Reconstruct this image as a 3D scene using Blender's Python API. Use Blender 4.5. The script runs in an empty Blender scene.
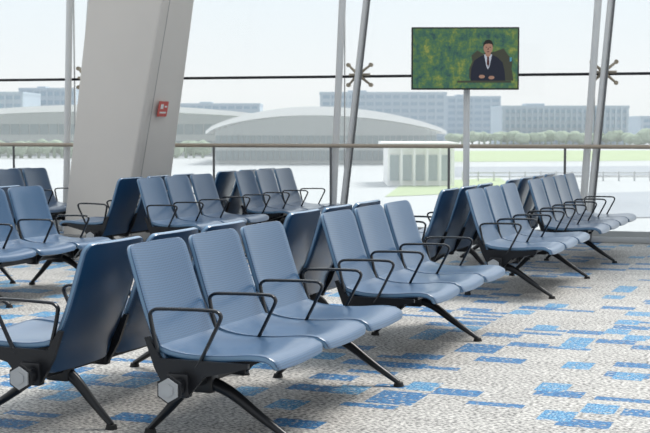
import bpy, bmesh, math, random
from mathutils import Vector, Matrix
random.seed(3)
S=bpy.context.scene
S.view_settings.view_transform='Standard'
S.view_settings.look='None'
F=1328.0; HC=1.43; YH=128.0
# ------------------------------------------------------------ materials
def mat(name,col,rough=.6,metal=0,emit=None,es=0,spec=.5,noise=0,nscale=8,bump=0,coat=0):
    m=bpy.data.materials.new(name); m.use_nodes=True
    nt=m.node_tree; b=nt.nodes['Principled BSDF']
    b.inputs['Base Color'].default_value=(*col,1)
    b.inputs['Roughness'].default_value=rough
    b.inputs['Metallic'].default_value=metal
    b.inputs['Specular IOR Level'].default_value=spec
    if coat:
        b.inputs['Coat Weight'].default_value=coat; b.inputs['Coat Roughness'].default_value=.16
    if emit:
        b.inputs['Emission Color'].default_value=(*emit,1); b.inputs['Emission Strength'].default_value=es
    tc=nt.nodes.new('ShaderNodeTexCoord'); n=nt.nodes.new('ShaderNodeTexNoise')
    n.inputs['Scale'].default_value=nscale; n.inputs['Detail'].default_value=4
    nt.links.new(tc.outputs['Object'],n.inputs['Vector'])
    if noise:
        mx=nt.nodes.new('ShaderNodeMix'); mx.data_type='RGBA'
        mx.inputs['A'].default_value=(*[c*(1-noise) for c in col],1)
        mx.inputs['B'].default_value=(*[min(1,c*(1+noise)) for c in col],1)
        nt.links.new(n.outputs['Fac'],mx.inputs['Factor'])
        nt.links.new(mx.outputs['Result'],b.inputs['Base Color'])
    if bump:
        bp=nt.nodes.new('ShaderNodeBump'); bp.inputs['Strength'].default_value=bump
        bp.inputs['Distance'].default_value=.01
        nt.links.new(n.outputs['Fac'],bp.inputs['Height']); nt.links.new(bp.outputs['Normal'],b.inputs['Normal'])
    return m
def seat_mat(name,c1,c2,rough):
    m=mat(name,c1,rough,spec=.6,coat=.45)
    nt=m.node_tree; b=nt.nodes['Principled BSDF']
    tc=nt.nodes.new('ShaderNodeTexCoord'); sp=nt.nodes.new('ShaderNodeSeparateXYZ'); nt.links.new(tc.outputs['Object'],sp.inputs[0])
    sb=nt.nodes.new('ShaderNodeMath'); sb.operation='SUBTRACT'; nt.links.new(sp.outputs['X'],sb.inputs[0]); nt.links.new(sp.outputs['Z'],sb.inputs[1])
    cb=nt.nodes.new('ShaderNodeCombineXYZ'); nt.links.new(sp.outputs['Y'],cb.inputs['X']); nt.links.new(sb.outputs[0],cb.inputs['Y'])
    v=nt.nodes.new('ShaderNodeTexVoronoi'); v.voronoi_dimensions='2D'
    v.inputs['Scale'].default_value=68; v.inputs['Randomness'].default_value=0
    nt.links.new(cb.outputs[0],v.inputs['Vector'])
    r=nt.nodes.new('ShaderNodeMapRange'); r.inputs['From Min'].default_value=.2; r.inputs['From Max'].default_value=.4
    nt.links.new(v.outputs['Distance'],r.inputs['Value'])
    mx=nt.nodes.new('ShaderNodeMix'); mx.data_type='RGBA'
    mx.inputs['A'].default_value=(*c2,1); mx.inputs['B'].default_value=(*c1,1)
    nt.links.new(r.outputs['Result'],mx.inputs['Factor']); nt.links.new(mx.outputs['Result'],b.inputs['Base Color'])
    return m
M_front=seat_mat('seat_front_perforated',(.038,.108,.215),(.018,.055,.12),.34)
M_rear=mat('seat_rear_shell',(.010,.055,.135),.30,noise=.08,nscale=3,spec=.6,coat=.4)
M_rim=mat('seat_rim',(.14,.25,.38),.25,noise=.05,coat=.5)
M_blk=mat('bench_black_metal',(.012,.013,.016),.32,.2,noise=.1)
M_arm=mat('armrest_dark_metal',(.02,.023,.028),.18,.5,noise=.1)
M_cap=mat('beam_cap_grey',(.40,.41,.42),.4,.1,noise=.05)
M_foot=mat('foot_rubber',(.01,.01,.01),.7,noise=.1)
M_col=mat('column_cladding',(.68,.635,.585),.5,noise=.04,nscale=2)
M_seam=mat('joint_seam',(.26,.25,.24),.7,noise=.1)
M_tube=mat('white_steel',(.76,.76,.75),.4,noise=.04)
M_tubed=mat('grey_steel',(.16,.165,.17),.4,.3,noise=.1)
M_postg=mat('light_grey_steel',(.42,.43,.43),.4,.1,noise=.1)
M_brass=mat('spider_fitting_metal',(.40,.34,.26),.35,.4,noise=.1)
M_rail=mat('handrail_wood',(.44,.36,.28),.4,noise=.15,nscale=5)
M_sill=mat('sill_stone',(.45,.46,.47),.5,noise=.08)
# ------------------------------------------------------------ mesh helpers
def newobj(name,bm,mats,smooth=True,loc=(0,0,0),rz=0):
    me=bpy.data.meshes.new(name+'_mesh'); bm.to_mesh(me); bm.free()
    for m in mats: me.materials.append(m)
    if smooth:
        for p in me.polygons: p.use_smooth=True
        me.set_sharp_from_angle(angle=math.radians(38))
    o=bpy.data.objects.new(name,me); S.collection.objects.link(o)
    o.location=loc; o.rotation_euler=(0,0,rz)
    return o
def box(bm,c,s,mi=0,rz=0,bev=0):
    r=bmesh.ops.create_cube(bm,size=1)
    M=Matrix.Translation(Vector(c))@Matrix.Rotation(rz,4,'Z')@Matrix.Diagonal((s[0],s[1],s[2],1))
    bmesh.ops.transform(bm,matrix=M,verts=r['verts'])
    fs=set(f for v in r['verts'] for f in v.link_faces)
    for f in fs: f.material_index=mi
    if bev:
        es=list(set(e for f in fs for e in f.edges))
        rr=bmesh.ops.bevel(bm,geom=es,offset=bev,segments=2,affect='EDGES',profile=.5)
        for f in rr['faces']: f.material_index=mi
def tube(bm,pts,rad,mi=0,seg=10,ry=None,closed=False,up=Vector((0,1,0))):
    pts=[Vector(p) for p in pts]; n=len(pts)
    if not isinstance(rad,(list,tuple)): rad=[rad]*n
    if ry is None: ry=rad
    elif not isinstance(ry,(list,tuple)): ry=[ry]*n
    rings=[]
    for i,p in enumerate(pts):
        a=pts[i-1] if (i>0 or closed) else p
        b=pts[(i+1)%n] if (i<n-1 or closed) else p
        t=(b-a).normalized()
        s=up-t*up.dot(t)
        if s.length<1e-3:
            s=Vector((1,0,0))-t*t.x
        s.normalize(); q=t.cross(s)
        rings.append([bm.verts.new(p+s*math.cos(2*math.pi*k/seg)*ry[i]+q*math.sin(2*math.pi*k/seg)*rad[i]) for k in range(seg)])
    m=n if closed else n-1
    for i in range(m):
        A=rings[i];B=rings[(i+1)%n]
        for k in range(seg):
            f=bm.faces.new((A[k],A[(k+1)%seg],B[(k+1)%seg],B[k])); f.material_index=mi
    if not closed:
        f=bm.faces.new(rings[0]); f.material_index=mi
        f=bm.faces.new(rings[-1][::-1]); f.material_index=mi
def cr(pts,sub=4):
    P=[Vector(p) for p in pts]; out=[]
    for i in range(len(P)-1):
        p0=P[max(i-1,0)];p1=P[i];p2=P[i+1];p3=P[min(i+2,len(P)-1)]
        for k in range(sub):
            t=k/sub
            out.append(.5*((2*p1)+(p2-p0)*t+(2*p0-5*p1+4*p2-p3)*t*t+(-p0+3*p1-3*p2+p3)*t**3))
    out.append(P[-1]); return out
def plate(bm,poly,y0,th,mi):
    a=[bm.verts.new((x,y0-th/2,z)) for x,z in poly]; b=[bm.verts.new((x,y0+th/2,z)) for x,z in poly]
    n=len(poly)
    fs=[bm.faces.new(a),bm.faces.new(b[::-1])]
    for i in range(n): fs.append(bm.faces.new((a[i],b[i],b[(i+1)%n],a[(i+1)%n])))
    for f in fs: f.material_index=mi
def slab(profile,W,r0,r1,th,cx,cz,mf,mb,mr,nu=12,taper=0):
    P=cr([(p[0],0,p[1]) for p in profile],5)
    L=[0]
    for i in range(1,len(P)): L.append(L[-1]+(P[i]-P[i-1]).length)
    T=L[-1]
    def at(s):
        for i in range(1,len(P)):
            if s<=L[i]+1e-9:
                k=(s-L[i-1])/max(1e-9,L[i]-L[i-1]); return P[i-1].lerp(P[i],k),(P[i]-P[i-1]).normalized()
        return P[-1],(P[-1]-P[-2]).normalized()
    ss=[0]+[r0*(1-math.cos(a*math.pi/10)) for a in range(1,6)]
    ee=[T-r1*(1-math.cos(a*math.pi/10)) for a in range(5,0,-1)]+[T]
    mid=[r0+(T-r0-r1)*k/14 for k in range(1,14)]
    ss=ss+mid+ee
    bm=bmesh.new(); FR=[];BK=[]
    for s in ss:
        p,d=at(s); n=Vector((-d.z,0,d.x))
        hw=W/2-taper*(1-s/T)
        if s<r0: hw+= -r0+math.sqrt(max(0,r0*r0-(r0-s)**2))
        if T-s<r1: hw+= -r1+math.sqrt(max(0,r1*r1-(r1-(T-s))**2))
        fr=[];bk=[]
        for k in range(nu+1):
            y=-hw+2*hw*k/nu; q=(2*y/W)**2
            o=Vector((cx*q,y,cz*q))
            fr.append(bm.verts.new(p+o)); bk.append(bm.verts.new(p+o-n*th))
        FR.append(fr);BK.append(bk)
    N=len(ss)
    for i in range(N-1):
        for k in range(nu):
            f=bm.faces.new((FR[i][k],FR[i+1][k],FR[i+1][k+1],FR[i][k+1])); f.material_index=mf
            f=bm.faces.new((BK[i][k+1],BK[i+1][k+1],BK[i+1][k],BK[i][k])); f.material_index=mb
        for (k,fl) in ((0,0),(nu,1)):
            v=[FR[i][k],BK[i][k],BK[i+1][k],FR[i+1][k]]
            f=bm.faces.new(v if not fl else v[::-1]); f.material_index=mr
    for i,fl in ((0,1),(N-1,0)):
        for k in range(nu):
            v=[FR[i][k],FR[i][k+1],BK[i][k+1],BK[i][k]]
            f=bm.faces.new(v if fl==1 else v[::-1]); f.material_index=mr
    bmesh.ops.recalc_face_normals(bm,faces=bm.faces[:])
    es=[e for e in bm.edges if len(e.link_faces)==2 and e.calc_face_angle(0)>math.radians(62) and
        (e.link_faces[0].material_index!=e.link_faces[1].material_index)]
    bmesh.ops.bevel(bm,geom=es,offset=.007,segments=2,affect='EDGES',profile=.5)
    me=bpy.data.meshes.new('tmp'); bm.to_mesh(me); bm.free(); return me
PITCH=.60
back=slab([(-.285,.905),(-.262,.84),(-.225,.72),(-.178,.58),(-.125,.46),(-.085,.38),(-.06,.29)],.555,.05,.05,.028,.022,0,0,1,2,taper=.012)
pan=slab([(-.12,.455),(-.06,.432),(.05,.418),(.2,.42),(.33,.432),(.41,.43),(.455,.408),(.468,.37)],.56,.03,.045,.03,0,.012,0,3,2)
def bench_mesh(groups,legs,L,mirror):
    if mirror:
        groups=[(L-s-n*PITCH,n) for s,n in groups]; legs=[L-y for y in legs]
    bm=bmesh.new()
    for g0,n in groups:
        for i in range(n):
            y=g0+(i+.5)*PITCH
            for me in (back,pan):
                t=me.copy(); t.transform(Matrix.Translation((0,y,0))); bm.from_mesh(t); bpy.data.meshes.remove(t)
            plate(bm,[(-.07,.30),(.05,.30),(.30,.375),(.30,.40),(-.06,.40),(-.10,.36)],y,.20,3)
            box(bm,(.03,y,.345),(.12,.10,.09),3,bev=.01)
        for i in range(n+1):
            y=g0+i*PITCH
            if i==0:y+=.005
            if i==n:y-=.005
            path=[(.085,.375),(.115,.42),(.175,.535),(.203,.59),(.205,.612),(.188,.626),(.155,.63),(.05,.63),(-.09,.626),(-.125,.62),(-.143,.604),(-.142,.58),(-.125,.50),(-.105,.43)]
            P=cr([(x,y,z) for x,z in path],3)
            tube(bm,P,.0085,4,8,ry=.013)
            plate(bm,[(-.055,.25),(.055,.25),(.13,.335),(.34,.385),(.34,.405),(-.09,.405),(-.15,.50),(-.17,.495),(-.12,.36)],y,.022,3)
            box(bm,(0,y,.29),(.11,.05,.11),3,bev=.012)
    box(bm,(0,L/2,.29),(.075,L+.14,.065),3,bev=.012)
    for y,s in ((-.075,-1),(L+.075,1)):
        for r,d,mi in ((.066,.018,3),(.054,.028,5),(.03,.034,5)):
            res=bmesh.ops.create_cone(bm,cap_ends=True,segments=6,radius1=r,radius2=r*.94,depth=d)
            M=Matrix.Translation((0,y+s*d/2,.285))@Matrix.Rotation(s*math.pi/2,4,'X')
            bmesh.ops.transform(bm,matrix=M,verts=res['verts'])
            for f in set(f for v in res['verts'] for f in v.link_faces): f.material_index=mi
    for y in legs:
        box(bm,(0,y,.275),(.13,.07,.12),3,bev=.015)
        for sx,end in ((1,.45),(-1,-.28)):
            P=cr([(0,y,.275),(end*.3,y,.225),(end*.65,y,.12),(end,y,.022)],4)
            k=len(P)
            tube(bm,P,[.034-.020*i/(k-1) for i in range(k)],3,10,ry=[.03-.010*i/(k-1) for i in range(k)])
            r=bmesh.ops.create_cone(bm,cap_ends=True,segments=14,radius1=.03,radius2=.024,depth=.022)
            bmesh.ops.translate(bm,vec=(end,y,.011),verts=r['verts'])
            for f in set(f for v in r['verts'] for f in v.link_faces): f.material_index=6
    me=bpy.data.meshes.new('airport_bench'); bm.to_mesh(me); bm.free()
    for m in (M_front,M_rear,M_rim,M_blk,M_arm,M_cap,M_foot): me.materials.append(m)
    for p in me.polygons: p.use_smooth=True
    me.set_sharp_from_angle(angle=math.radians(40))
    return me
R=math.hypot(525,F); U=Vector((525/R,F/R,0)); N=Vector((-F/R,525/R,0))
ang=math.atan2(-525,F)
cache={}
def bench(t0,groups,legs,Lb,left=False):
    L=max(s+n*PITCH for s,n in groups); k=(tuple(groups),tuple(legs),left)
    if k not in cache: cache[k]=bench_mesh(groups,legs,L,left)
    o=bpy.data.objects.new('airport_bench',cache[k]); S.collection.objects.link(o)
    if not left:
        o.location=U*t0+N*Lb; o.rotation_euler=(0,0,ang)
    else:
        o.location=U*(t0+L)+N*Lb; o.rotation_euler=(0,0,ang+math.pi)
LA=2.75; LB=6.66
D33=[(0,3),(2.36,3)]; D34=[(0,3),(2.34,4)]; S3=[(0,3)]
for lf in (False,True):
    d=.77 if lf else 0
    bench(5.19,D33,[.24,1.74,3.42],LA+d,lf)
    bench(10.88,D34,[.12,1.72,3.3],LA+d,lf)
    bench(8.66,S3,[.2,1.6],LB+d,lf)
    bench(12.16,D33,[.24,1.74,3.42],LB+d,lf)
    bench(13.4,S3,[.2,1.6],9.75+d,lf)
# ------------------------------------------------------------ wall frame
SL=.27; Y0=17.6
wang=math.atan2(-SL,1); W=Vector((math.cos(wang),math.sin(wang),0)); WN=Vector((-W.y,W.x,0)) # WN outward
def wp(sx,off=0):
    a=(sx-325)/F; Y=Y0/(1+SL*a); return Vector((a*Y,Y,0))+WN*off
def hgt(sy,z): return HC-(sy-YH)*z/F
# floor
fm=bpy.data.materials.new('carpet_floor'); fm.use_nodes=True
nt=fm.node_tree; b=nt.nodes['Principled BSDF']; b.inputs['Roughness'].default_value=.6; b.inputs['Specular IOR Level'].default_value=.35
def nd(t,**k):
    n=nt.nodes.new(t)
    for a,v in k.items(): setattr(n,a,v)
    return n
lk=nt.links.new
geo=nd('ShaderNodeTexCoord'); mp=nd('ShaderNodeMapping'); mp.inputs['Rotation'].default_value=(0,0,-ang)
lk(geo.outputs['Object'],mp.inputs['Vector'])
def cells(sx,sy,off,thr):
    m=nd('ShaderNodeVectorMath',operation='MULTIPLY_ADD'); m.inputs[1].default_value=(1/sx,1/sy,0); m.inputs[2].default_value=(off,off*1.7,0)
    lk(mp.outputs['Vector'],m.inputs[0])
    f=nd('ShaderNodeVectorMath',operation='FLOOR'); lk(m.outputs['Vector'],f.inputs[0])
    w=nd('ShaderNodeTexWhiteNoise',noise_dimensions='2D'); lk(f.outputs['Vector'],w.inputs['Vector'])
    g=nd('ShaderNodeMath',operation='GREATER_THAN'); g.inputs[1].default_value=thr; lk(w.outputs['Value'],g.inputs[0])
    return g.outputs[0],w.outputs['Color'],w.outputs['Value']
def noise(scale,detail=3,stretch=None):
    n=nd('ShaderNodeTexNoise'); n.inputs['Scale'].default_value=scale; n.inputs['Detail'].default_value=detail
    if stretch:
        q=nd('ShaderNodeVectorMath',operation='MULTIPLY'); q.inputs[1].default_value=stretch; lk(mp.outputs['Vector'],q.inputs[0]); lk(q.outputs['Vector'],n.inputs['Vector'])
    else: lk(mp.outputs['Vector'],n.inputs['Vector'])
    return n.outputs['Fac']
def ramp(fac,stops):
    r=nd('ShaderNodeValToRGB'); e=r.color_ramp.elements
    e[0].position,e[0].color=stops[0][0],(*stops[0][1],1); e[1].position,e[1].color=stops[-1][0],(*stops[-1][1],1)
    for p,c in stops[1:-1]:
        x=e.new(p); x.color=(*c,1)
    lk(fac,r.inputs['Fac']); return r.outputs['Color']
def mix(f,a,bb,fv=None):
    m=nd('ShaderNodeMix',data_type='RGBA')
    if fv is None: lk(f,m.inputs['Factor'])
    else: m.inputs['Factor'].default_value=fv
    lk(a,m.inputs['A']); lk(bb,m.inputs['B']); return m.outputs['Result']
base=ramp(noise(44,4,stretch=(1,1.6,1)),[(.39,(.02,.022,.026)),(.46,(.20,.195,.185)),(.52,(.46,.445,.42)),(.61,(.70,.68,.645))])
g0,c0,v0=cells(.24,.15,3.3,.5)
base2=ramp(v0,[(0,(.27,.26,.25)),(1,(.52,.505,.48))])
base=mix(None,base,base2,.30)
blue=ramp(noise(42,3,stretch=(1,2.5,1)),[(.36,(.006,.045,.13)),(.5,(.012,.12,.30)),(.66,(.07,.28,.50))])
blue2=ramp(noise(38,3,stretch=(2.5,1,1)),[(.36,(.02,.10,.24)),(.5,(.04,.22,.42)),(.66,(.24,.44,.56))])
g1,c1,v1=cells(.26,.17,0,.875); g2,c2,v2=cells(.17,.24,7.3,.92); g3,c3,v3=cells(.30,.09,2.1,.955)
a1=nd('ShaderNodeMath',operation='MAXIMUM'); lk(g1,a1.inputs[0]); lk(g2,a1.inputs[1])
a2=nd('ShaderNodeMath',operation='MAXIMUM'); lk(a1.outputs[0],a2.inputs[0]); lk(g3,a2.inputs[1])
edge=noise(34,3); brk=nd('ShaderNodeMapRange'); lk(edge,brk.inputs['Value']); brk.inputs['From Min'].default_value=.36; brk.inputs['From Max'].default_value=.45
a3=nd('ShaderNodeMath',operation='MULTIPLY'); lk(a2.outputs[0],a3.inputs[0]); lk(brk.outputs['Result'],a3.inputs[1])
bl=mix(g2,blue,blue2)
fin=mix(a3.outputs[0],base,bl)
lk(fin,b.inputs['Base Color'])
bp=nd('ShaderNodeBump'); bp.inputs['Strength'].default_value=.3; bp.inputs['Distance'].default_value=.004
lk(noise(250,2),bp.inputs['Height']); lk(bp.outputs['Normal'],b.inputs['Normal'])
bm=bmesh.new()
pl=Vector((0,Y0,0))-W*16+WN*.25; pr=Vector((0,Y0,0))+W*14+WN*.25
top=[(-17,-5),(15,-5),(pr.x,pr.y),(pl.x,pl.y)]
a=[bm.verts.new((x,y,0)) for x,y in top]; c=[bm.verts.new((x,y,-.4)) for x,y in top]
bm.faces.new(a); bm.faces.new(c[::-1])
for i in range(4): bm.faces.new((a[i],c[i],c[(i+1)%4],a[(i+1)%4]))
bmesh.ops.recalc_face_normals(bm,faces=bm.faces[:])
newobj('floor',bm,[fm],False)
# glass with translucent white mixed in to imitate haze over the exterior
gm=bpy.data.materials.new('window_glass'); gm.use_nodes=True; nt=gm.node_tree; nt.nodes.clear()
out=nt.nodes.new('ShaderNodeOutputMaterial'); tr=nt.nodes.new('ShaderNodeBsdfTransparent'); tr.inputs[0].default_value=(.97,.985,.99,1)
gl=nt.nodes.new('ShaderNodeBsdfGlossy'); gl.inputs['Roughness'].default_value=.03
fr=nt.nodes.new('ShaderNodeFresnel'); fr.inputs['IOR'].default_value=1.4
haze=nt.nodes.new('ShaderNodeBsdfTranslucent'); haze.inputs[0].default_value=(.97,.98,1,1)
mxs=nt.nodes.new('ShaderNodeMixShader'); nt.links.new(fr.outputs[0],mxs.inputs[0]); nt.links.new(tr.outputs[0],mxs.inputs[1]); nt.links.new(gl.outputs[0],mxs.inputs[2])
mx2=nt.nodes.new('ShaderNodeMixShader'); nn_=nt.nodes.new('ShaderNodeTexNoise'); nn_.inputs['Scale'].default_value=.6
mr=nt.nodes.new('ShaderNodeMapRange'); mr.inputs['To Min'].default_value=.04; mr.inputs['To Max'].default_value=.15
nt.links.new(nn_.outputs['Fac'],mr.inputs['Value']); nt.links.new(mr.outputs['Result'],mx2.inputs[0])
nt.links.new(mxs.outputs[0],mx2.inputs[1]); nt.links.new(haze.outputs[0],mx2.inputs[2]); nt.links.new(mx2.outputs[0],out.inputs[0])
H=6.0
posts=[-170,76,345,594,842]
edges=[wp(-700)]+[wp(p) for p in posts]+[wp(1250)]
for i in range(len(edges)-1):
    A,Bq=edges[i],edges[i+1]; L=(Bq-A).length; c=(A+Bq)/2
    bm=bmesh.new()
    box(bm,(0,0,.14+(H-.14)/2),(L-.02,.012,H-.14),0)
    box(bm,(0,0,.10),(L,.06,.08),1)
    box(bm,(L/2-.005,0,H/2),(.012,.02,H),1)
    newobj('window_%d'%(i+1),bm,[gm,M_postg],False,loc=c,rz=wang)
def wallbar(name,off,z,sy,sz,m,bev=.01):
    A=wp(-700,off);Bq=wp(1250,off); bm=bmesh.new()
    box(bm,(0,0,0),((Bq-A).length,sy,sz),0,bev=bev)
    c=(A+Bq)/2; return newobj(name,bm,[m],True,loc=(c.x,c.y,z),rz=wang)
wallbar('trim_sill',-.02,.035,.22,.07,M_sill)
wallbar('trim_head',0,H+.1,.3,.25,M_tube)
def walltube(name,off,z,r,m):
    bm=bmesh.new(); A=wp(-700,off);Bq=wp(1250,off)
    A.z=Bq.z=z; tube(bm,[A,Bq],r,0,12,up=Vector((0,0,1))); return newobj(name,bm,[m])
walltube('tension_rod',-.09,2.1,.018,M_blk)
bm=bmesh.new(); A=wp(-700,-.32);Bq=wp(1250,-.32); A.z=Bq.z=1.2
tube(bm,[A,Bq],.026,0,12,up=Vector((0,0,1)))
for sx in (-205,-90,25,110,222,337,453,567,682,800):
    p=wp(sx,-.32); tube(bm,[p+Vector((0,0,0)),p+Vector((0,0,1.19))],.016,1,8,up=Vector((1,0,0)))
    box(bm,(p.x,p.y,.008),(.1,.1,.016),1)
newobj('handrail',bm,[M_rail,M_tubed])
def mast(s0,s1,s2,s3,name='facade_mast'):
    bm=bmesh.new()
    def pt(sx,sy,off):
        p=wp(sx,off); p.z=hgt(sy,p.y); return p
    for a_,b_,mi,r,off in ((s0,s1,0,.046,-.19),(s2,s3,0,.036,-.19)):
        p=pt(a_,200,off); q=pt(b_,0,off); d=(q-p)/(q.z-p.z)
        tube(bm,[p-d*p.z,p+d*(H-p.z)],r,mi,14,up=Vector((1,0,0)))
    p=pt(s2+4,200,-.22); q=pt(s3+4,0,-.22); d=(q-p)/(q.z-p.z)
    tube(bm,[p-d*p.z,p+d*(H-p.z)],.014,1,8,up=Vector((1,0,0)))
    for zz in (2.12,4.6):
        p=pt(s2,200,-.15); q=pt(s3,0,-.15); d=(q-p)/(q.z-p.z); c=p+d*(zz-p.z)
        bmesh.ops.create_uvsphere(bm,u_segments=12,v_segments=8,radius=.04,matrix=Matrix.Translation(c))
        for f in bm.faces[-96:]: f.material_index=2
        for dx,dz in ((.15,.13),(-.15,.13),(.15,-.13),(-.15,-.13)):
            e=c+W*dx+Vector((0,0,dz))+WN*.08
            tube(bm,[c,(c+e)/2+WN*-.01,e],[.024,.018,.014],2,8,up=WN)
            tube(bm,[e-WN*.02,e+WN*.035],.028,2,10,up=Vector((0,0,1)))
        e=c+W*.16; tube(bm,[c-W*.12,e],.018,2,8,up=WN)
    return newobj(name,bm,[M_tube,M_tubed,M_brass])
mast(337,346,347,369); mast(585,597,592,609); mast(72,78,82,98); mast(-180,-172,-172,-150); mast(832,846,842,862)
# column
def colpt(sx,sy,y): return Vector(((sx-325)/F*y,y,hgt(sy,y)))
def ext(b_,t_,z):
    d=(t_-b_)/(t_.z-b_.z); return b_+d*(z-b_.z)
Ab,At=colpt(67,190,16.7),colpt(90,0,16.7)
Bb,Bt=colpt(129,190,16.2),colpt(164,0,16.2)
Cb,Ct=colpt(170,190,16.95),colpt(196,0,16.95)
bm=bmesh.new()
def cring(z):
    A_=ext(Ab,At,z);B_=ext(Bb,Bt,z);C_=ext(Cb,Ct,z);D_=A_+(C_-B_); return [A_,B_,C_,D_]
lo=cring(0);hi=cring(6.2)
vs=[bm.verts.new(p) for p in lo+hi]
bm.faces.new(vs[:4]);bm.faces.new(vs[4:][::-1])
for i in range(4): bm.faces.new((vs[i],vs[(i+1)%4],vs[4+(i+1)%4],vs[4+i]))
bmesh.ops.recalc_face_normals(bm,faces=bm.faces[:])
ed=[e for e in bm.edges if abs(e.verts[0].co.z-e.verts[1].co.z)>3]
bmesh.ops.bevel(bm,geom=ed,offset=.03,segments=3,affect='EDGES',profile=.5)
def quadstrip(p,q,nrm,wd,mi):
    d=(q-p).normalized(); s=d.cross(nrm).normalized()*wd/2; o=nrm*.003
    v=[bm.verts.new(x) for x in (p-s+o,p+s+o,q+s+o,q-s+o)]
    f=bm.faces.new(v); f.material_index=mi
nBC=((lo[2]-lo[1]).cross(hi[1]-lo[1])).normalized()
if nBC.y>0: nBC=-nBC
quadstrip(lo[1].lerp(lo[2],.22),hi[1].lerp(hi[2],.22),nBC,.012,1)
for z in (4.9,):
    r=cring(z)
    quadstrip(r[1].lerp(r[2],.05),r[1].lerp(r[2],.95),nBC,.01,1)
box(bm,tuple((lo[0]+lo[2])/2+Vector((0,0,.05))),(.95,.95,.1),1,rz=ang,bev=.02)
newobj('leaning_column',bm,[M_col,M_seam])
# fire sign on column
M_red=mat('sign_red',(.60,.09,.07),.5,noise=.05); M_wh=mat('sign_white',(.8,.78,.76),.5,noise=.02)
z=hgt(109,16.6); r=cring(z); c=r[1].lerp(r[2],.5); xd=(r[2]-r[1]).normalized(); yd=(ext(Bb,Bt,z+1)-ext(Bb,Bt,z)).normalized(); nn=nBC
bm=bmesh.new()
def sq(cx,cy,w,h,o,mi):
    v=[bm.verts.new(c+xd*(cx+a_)+yd*(cy+b_)+nn*o) for a_,b_ in ((-w/2,-h/2),(w/2,-h/2),(w/2,h/2),(-w/2,h/2))]
    w2=[bm.verts.new(x.co-nn*.012) for x in v]
    f=[bm.faces.new(v),bm.faces.new(w2[::-1])]+[bm.faces.new((v[i],w2[i],w2[(i+1)%4],v[(i+1)%4])) for i in range(4)]
    for q in f: q.material_index=mi
sq(0,0,.20,.19,.013,0); sq(-.035,.03,.06,.06,.016,1); sq(.05,.03,.05,.02,.016,1); sq(.0,-.045,.14,.02,.016,1)
bmesh.ops.recalc_face_normals(bm,faces=bm.faces[:])
newobj('fire_extinguisher_sign',bm,[M_red,M_wh],False)
# ------------------------------------------------------------ television
TY=15.5
def sm(name,col,e=.55):
    return mat(name,tuple(x*.3 for x in col),.4,emit=col,es=e)
scr=bpy.data.materials.new('screen_picture'); scr.use_nodes=True; nt=scr.node_tree; b=nt.nodes['Principled BSDF']
tc=nt.nodes.new('ShaderNodeTexCoord'); n1=nt.nodes.new('ShaderNodeTexNoise'); n1.inputs['Scale'].default_value=6; n1.inputs['Detail'].default_value=10; n1.inputs['Roughness'].default_value=.8
nt.links.new(tc.outputs['Object'],n1.inputs['Vector'])
rp=nt.nodes.new('ShaderNodeValToRGB'); e=rp.color_ramp.elements
e[0].position=.38; e[0].color=(.012,.045,.06,1); e[1].position=.66; e[1].color=(.34,.34,.08,1)
for p,cc in ((.45,(.03,.11,.08,1)),(.51,(.06,.15,.06,1)),(.58,(.14,.21,.05,1))):
    x=e.new(p); x.color=cc
nt.links.new(n1.outputs['Fac'],rp.inputs['Fac'])
b.inputs['Base Color'].default_value=(.01,.01,.01,1); b.inputs['Roughness'].default_value=.3
nt.links.new(rp.outputs['Color'],b.inputs['Emission Color']); b.inputs['Emission Strength'].default_value=.9
TVM=[mat('tv_bezel',(.012,.012,.014),.35,noise=.05),scr,sm('tv_suit',(.008,.012,.03)),sm('tv_skin',(.42,.24,.17)),sm('tv_hair',(.01,.008,.008)),
     sm('tv_shirt',(.55,.6,.68)),sm('tv_backdrop',(.055,.06,.04)),sm('tv_blue',(.10,.35,.5)),M_tube,sm('tv_tie',(.08,.02,.02)),sm('tv_teal',(.05,.16,.14))]
bm=bmesh.new()
px=TY/F; tw=107*px; th=62*px
box(bm,(0,.03,0),(tw,.06,th),0,bev=.006)
box(bm,(0,.08,0),(tw*.6,.06,th*.6),0,bev=.02)
def flat(pts,lay,mi):
    v=[bm.verts.new((x*px,-.001-.0012*lay,-y*px)) for x,y in pts]
    f=bm.faces.new(v); f.material_index=mi
def ell(cx,cy,rx,ry,lay,mi,n=18):
    flat([(cx+rx*math.cos(2*math.pi*k/n),cy+ry*math.sin(2*math.pi*k/n)) for k in range(n)],lay,mi)
flat([(-52,-29.5),(52,-29.5),(52,29.5),(-52,29.5)],1,1)
flat([(4,10),(7,3),(6,-3),(12,-8),(17,-5),(30,-7),(38,-10),(42,-4),(47,2),(46,10),(48,22),(4,20)],2,6)
flat([(5,24),(6,10),(9,2),(15,-2),(20,-4),(26,-4),(32,-1),(37,4),(39,12),(40,24)],3,2)
flat([(18.5,-4),(26.5,-4),(24,8),(22.5,11),(21,8)],4,5)
flat([(21.6,-2),(23.4,-2),(24,5),(22.6,9),(21.3,5)],5,9)
flat([(20,-6),(25,-6),(25,-3),(22.5,-1),(20,-3)],5,3)
ell(22.5,-10.5,4.6,6.2,6,3)
flat([(17.6,-11),(17.8,-15),(20,-18),(23,-18.6),(26,-17.4),(27.6,-14),(27.4,-11),(26.4,-14),(23,-14.6),(19.4,-14)],7,4)
for ex in (20.6,24.4): ell(ex,-11,.7,.45,7,4,8)
flat([(22.2,-10.5),(22.8,-10.5),(23.2,-8.6),(21.8,-8.6)],7,9); flat([(21,-7),(24,-7),(23.4,-6.3),(21.6,-6.3)],7,9)
ell(16.5,18,3,1.8,5,3); ell(26,19,3,1.8,5,3)
flat([(44,-1),(46,-1),(46,3),(44,3)],4,7)
flat([(-8,22),(45,22),(46,24),(-8,24)],6,6)
box(bm,(0,.12,-th/2+.25),(.12,.05,.35),0,bev=.01)
zt=hgt(59,TY)
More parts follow.
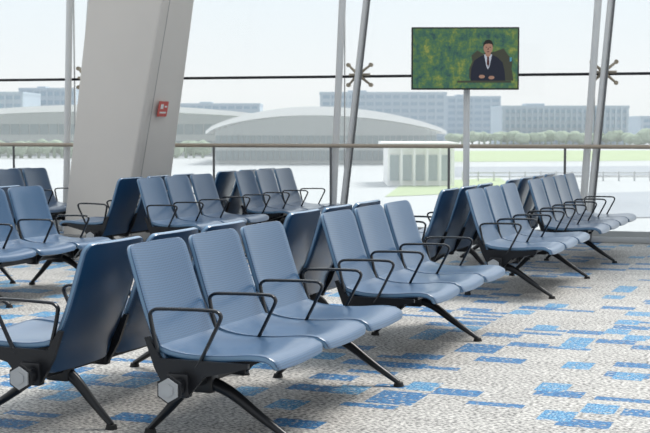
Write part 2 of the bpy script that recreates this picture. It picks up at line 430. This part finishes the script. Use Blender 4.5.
tube(bm,[(3*px,.17,-zt+.01),(3*px,.17,.1)],.038,8,16,up=Vector((1,0,0)))
box(bm,(3*px,.17,-zt+.012),(.5,.4,.024),8,bev=.008)
newobj('television_on_stand',bm,TVM,True,loc=((464.5-325)/F*TY,TY,zt),rz=math.radians(-1))
# ------------------------------------------------------------ outside
GZ=-4.0
M_apron=mat('apron_concrete',(.48,.495,.50),.9,noise=.08,nscale=.03)
M_grass=mat('grass',(.38,.46,.26),.95,noise=.15,nscale=.3)
M_bw=mat('terminal_white',(.95,.95,.93),.7,noise=.02,nscale=.1)
M_bp=mat('terminal_pale_wall',(.66,.70,.69),.7,noise=.05,nscale=.1)
M_bg=mat('terminal_glass',(.36,.44,.46),.5,noise=.12,nscale=.3)
M_hz=mat('far_block_wall',(.45,.54,.62),.8,noise=.04,nscale=.05)  # pale blue-grey of far blocks has the distance haze put into the colour
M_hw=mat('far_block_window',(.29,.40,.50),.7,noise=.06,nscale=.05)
M_tree=mat('tree_foliage',(.31,.38,.28),.95,noise=.2,nscale=.3)
M_conc=mat('barrier_concrete',(.55,.56,.56),.8,noise=.08,nscale=1)
bm=bmesh.new()
bmesh.ops.create_grid(bm,x_segments=1,y_segments=1,size=1,matrix=Matrix.Translation((0,1520,GZ))@Matrix.Diagonal((1600,1500,1,1)))
newobj('ground',bm,[M_apron],False)
def SX(s,y): return (s-325)/F*y
def gy(sy): return (HC-GZ)*F/(sy-YH)
def patch(name,pts,m,z):
    bm=bmesh.new(); v=[]
    for s,t in pts:
        y=gy(t); v.append(bm.verts.new((SX(s,y),y,z)))
    f=bm.faces.new(v); f.normal_update()
    if f.normal.z<0: f.normal_flip()
    newobj(name,bm,[m],False)
patch('lawn',[(385,197),(520,191),(500,178),(405,182)],M_grass,GZ+.03)
patch('lawn',[(440,162),(760,160),(760,150),(440,151)],M_grass,GZ+.03)
patch('lawn',[(-60,154),(330,154),(330,147),(-60,144)],M_grass,GZ+.03)
M_road=mat('road_asphalt',(.33,.355,.385),.9,noise=.08,nscale=.1)
patch('road',[(455,177),(900,173),(900,165),(455,167)],M_road,GZ+.05)
patch('road',[(470,225),(900,208),(900,186),(480,196)],M_road,GZ+.05)
bm=bmesh.new(); yb=gy(181)
xx=SX(470,yb)
for k in range(26):
    box(bm,(xx+k*1.6,yb,GZ+.45),(1.5,.15,.12),0); box(bm,(xx+k*1.6,yb,GZ+.85),(1.5,.15,.12),0); box(bm,(xx+k*1.6-.75,yb,GZ+.5),(.14,.2,1.0),0)
newobj('roadside_barrier',bm,[M_conc],False)
def block(name,s0,s1,sy,y,floors,bays,ribs=False,dep=30):
    x0,x1=SX(s0,y),SX(s1,y); zt=hgt(sy,y); bm=bmesh.new(); w=x1-x0; h=zt-GZ
    box(bm,((x0+x1)/2,y+dep/2,GZ+h/2),(w,dep,h),0)
    box(bm,((x0+x1)/2,y+dep/2,zt+.3),(w*1.01,dep*1.01,.9),0)
    fh=h/floors
    for i in range(floors):
        box(bm,((x0+x1)/2,y-.1,GZ+fh*(i+.55)),(w*.97,.3,fh*.5),1)
    for k in range(bays+1):
        box(bm,(x0+w*(.015+.97*k/bays),y-.3,GZ+h/2),(w/bays*(.35 if ribs else .2),.4,h),0)
    box(bm,(x0+w*.3,y+dep/2,zt+.9),(w*.15,dep*.3,1.4),0)
    newobj(name,bm,[M_hz,M_hw],False)
block('office_block',320,446,94,520,7,14)
block('office_block',446,500,98,560,7,6)
block('office_block',502,628,108,430,5,22,True)
block('office_block',20,76,90,520,6,8)
block('office_block',-60,24,94,480,6,10)
block('office_block',180,260,105,600,6,10)
block('office_block',640,760,118,500,4,12)
# long low terminals with shallow curved roofs
def arch(name,s0,s1,syt,syc,y,dep,skew=1,ex=.8,n=40,th=1.0):
    bm=bmesh.new()
    x0,x1=SX(s0,y),SX(s1,y); zc=hgt(syc,y); zt=hgt(syt,y)
    up=[]
    for k in range(n+1):
        t=k/n; tt=t**skew; up.append((x0+(x1-x0)*t,zc+(zt-zc)*max(0,math.sin(math.pi*tt))**ex))
    dn=[(x,z-th*(.35+.65*math.sin(math.pi*i/n))) for i,(x,z) in enumerate(up)]
    P=up+dn[::-1]
    a=[bm.verts.new((x,y-4,z)) for x,z in P]; c=[bm.verts.new((x,y+dep,z)) for x,z in P]
    m=len(P)
    for i in range(m): bm.faces.new((a[i],a[(i+1)%m],c[(i+1)%m],c[i]))
    for k in range(n):
        bm.faces.new((a[k],a[k+1],a[m-2-k],a[m-1-k]))
    hh=zc-GZ
    for k in range(1,n-1):
        xk=(up[k][0]+up[k+1][0])/2; wd=up[k+1][0]-up[k][0]; zb=min(dn[k][1],dn[k+1][1])
        box(bm,(xk,y+3,(zb+GZ)/2),(wd,.3,zb-GZ),2)
        box(bm,(xk,y+2.8,GZ+hh*.72),(wd*.86,.3,hh*.28),1)
        box(bm,(xk,y+2.8,GZ+hh*.25),(wd*.86,.3,hh*.30),1)
    bmesh.ops.recalc_face_normals(bm,faces=bm.faces[:])
    newobj(name,bm,[M_bw,M_bg,M_bp],False)
arch('terminal_building',208,444,107,131,200,40,skew=.9,ex=.75,th=1.3)
arch('terminal_building',-90,300,105,119,260,30,ex=.9,th=1.3)
y=125; bm=bmesh.new()
x0,x1=SX(388,y),SX(452,y)
box(bm,((x0+x1)/2,y+5,GZ+1.9),(x1-x0,10,3.8),0); box(bm,((x0+x1)/2,y+4.5,GZ+3.9),(x1-x0+1,12,.35),0)
for k in range(5):
    x=x0+(x1-x0)*(k+.5)/5; box(bm,(x,y-.05,GZ+1.7),((x1-x0)/5*.7,.2,2.4),1)
for k in range(6):
    x=x0+(x1-x0)*k/5; box(bm,(x,y-1.2,GZ+1.9),(.18,.18,3.8),0)
newobj('service_pavilion',bm,[M_bw,M_bg],False)
for s0,s1,y,h in ((450,640,420,4.5),(630,800,380,5),(-60,210,240,3.2)):
    bm=bmesh.new(); s=s0
    while s<s1:
        r=h*random.uniform(.3,.48); x=SX(s,y)
        bmesh.ops.create_icosphere(bm,subdivisions=2,radius=r,matrix=Matrix.Translation((x,y+random.uniform(-4,4),GZ+h*random.uniform(.45,.65)))@Matrix.Diagonal((1.2,1,.9,1)))
        bmesh.ops.create_cone(bm,cap_ends=True,segments=6,radius1=.25,radius2=.2,depth=h*.6,matrix=Matrix.Translation((x,y,GZ+h*.3)))
        s+=r*1.1*F/y
    for v in bm.verts: v.co+=Vector((random.uniform(-.2,.2),random.uniform(-.2,.2),random.uniform(-.2,.2)))
    newobj('tree_row',bm,[M_tree],False)
# ------------------------------------------------------------ world & light
w=bpy.data.worlds.new('sky'); S.world=w; w.use_nodes=True; nt=w.node_tree
bg=nt.nodes['Background']; tc=nt.nodes.new('ShaderNodeTexCoord'); sp=nt.nodes.new('ShaderNodeSeparateXYZ')
nt.links.new(tc.outputs['Generated'],sp.inputs[0]); rp=nt.nodes.new('ShaderNodeValToRGB'); e=rp.color_ramp.elements
e[0].position=0; e[0].color=(.66,.67,.66,1); e[1].position=1; e[1].color=(.74,.88,1.0,1)
for p,cc in ((.03,(.69,.695,.69,1)),(.1,(.64,.69,.72,1)),(.4,(.96,.98,1.0,1))):
    x=e.new(p); x.color=cc
nt.links.new(sp.outputs['Z'],rp.inputs['Fac']); nt.links.new(rp.outputs['Color'],bg.inputs['Color'])
# the sky is brightest on the sunward side (+Y) and dimmer behind
ym=nt.nodes.new('ShaderNodeMapRange'); ym.inputs['From Min'].default_value=-.8; ym.inputs['From Max'].default_value=.6
ym.inputs['To Min'].default_value=.80; ym.inputs['To Max'].default_value=1.4
nt.links.new(sp.outputs['Y'],ym.inputs['Value']); nt.links.new(ym.outputs['Result'],bg.inputs['Strength'])
sl=bpy.data.lights.new('sun','SUN'); sl.energy=3.6; sl.angle=math.radians(24); sl.color=(1,.95,.88)
so=bpy.data.objects.new('sun',sl); S.collection.objects.link(so)
so.rotation_euler=Vector((-.40,-.42,-.82)).to_track_quat('-Z','Y').to_euler()
cd=bpy.data.cameras.new('camera'); co=bpy.data.objects.new('camera',cd); S.collection.objects.link(co); S.camera=co
cd.sensor_width=36; cd.lens=F*36/650; cd.clip_end=5000
co.location=(0,0,HC); co.rotation_euler=(math.radians(90)-math.atan((216.5-YH)/F),0,0)
cd.dof.use_dof=True; cd.dof.focus_distance=7.5; cd.dof.aperture_fstop=9
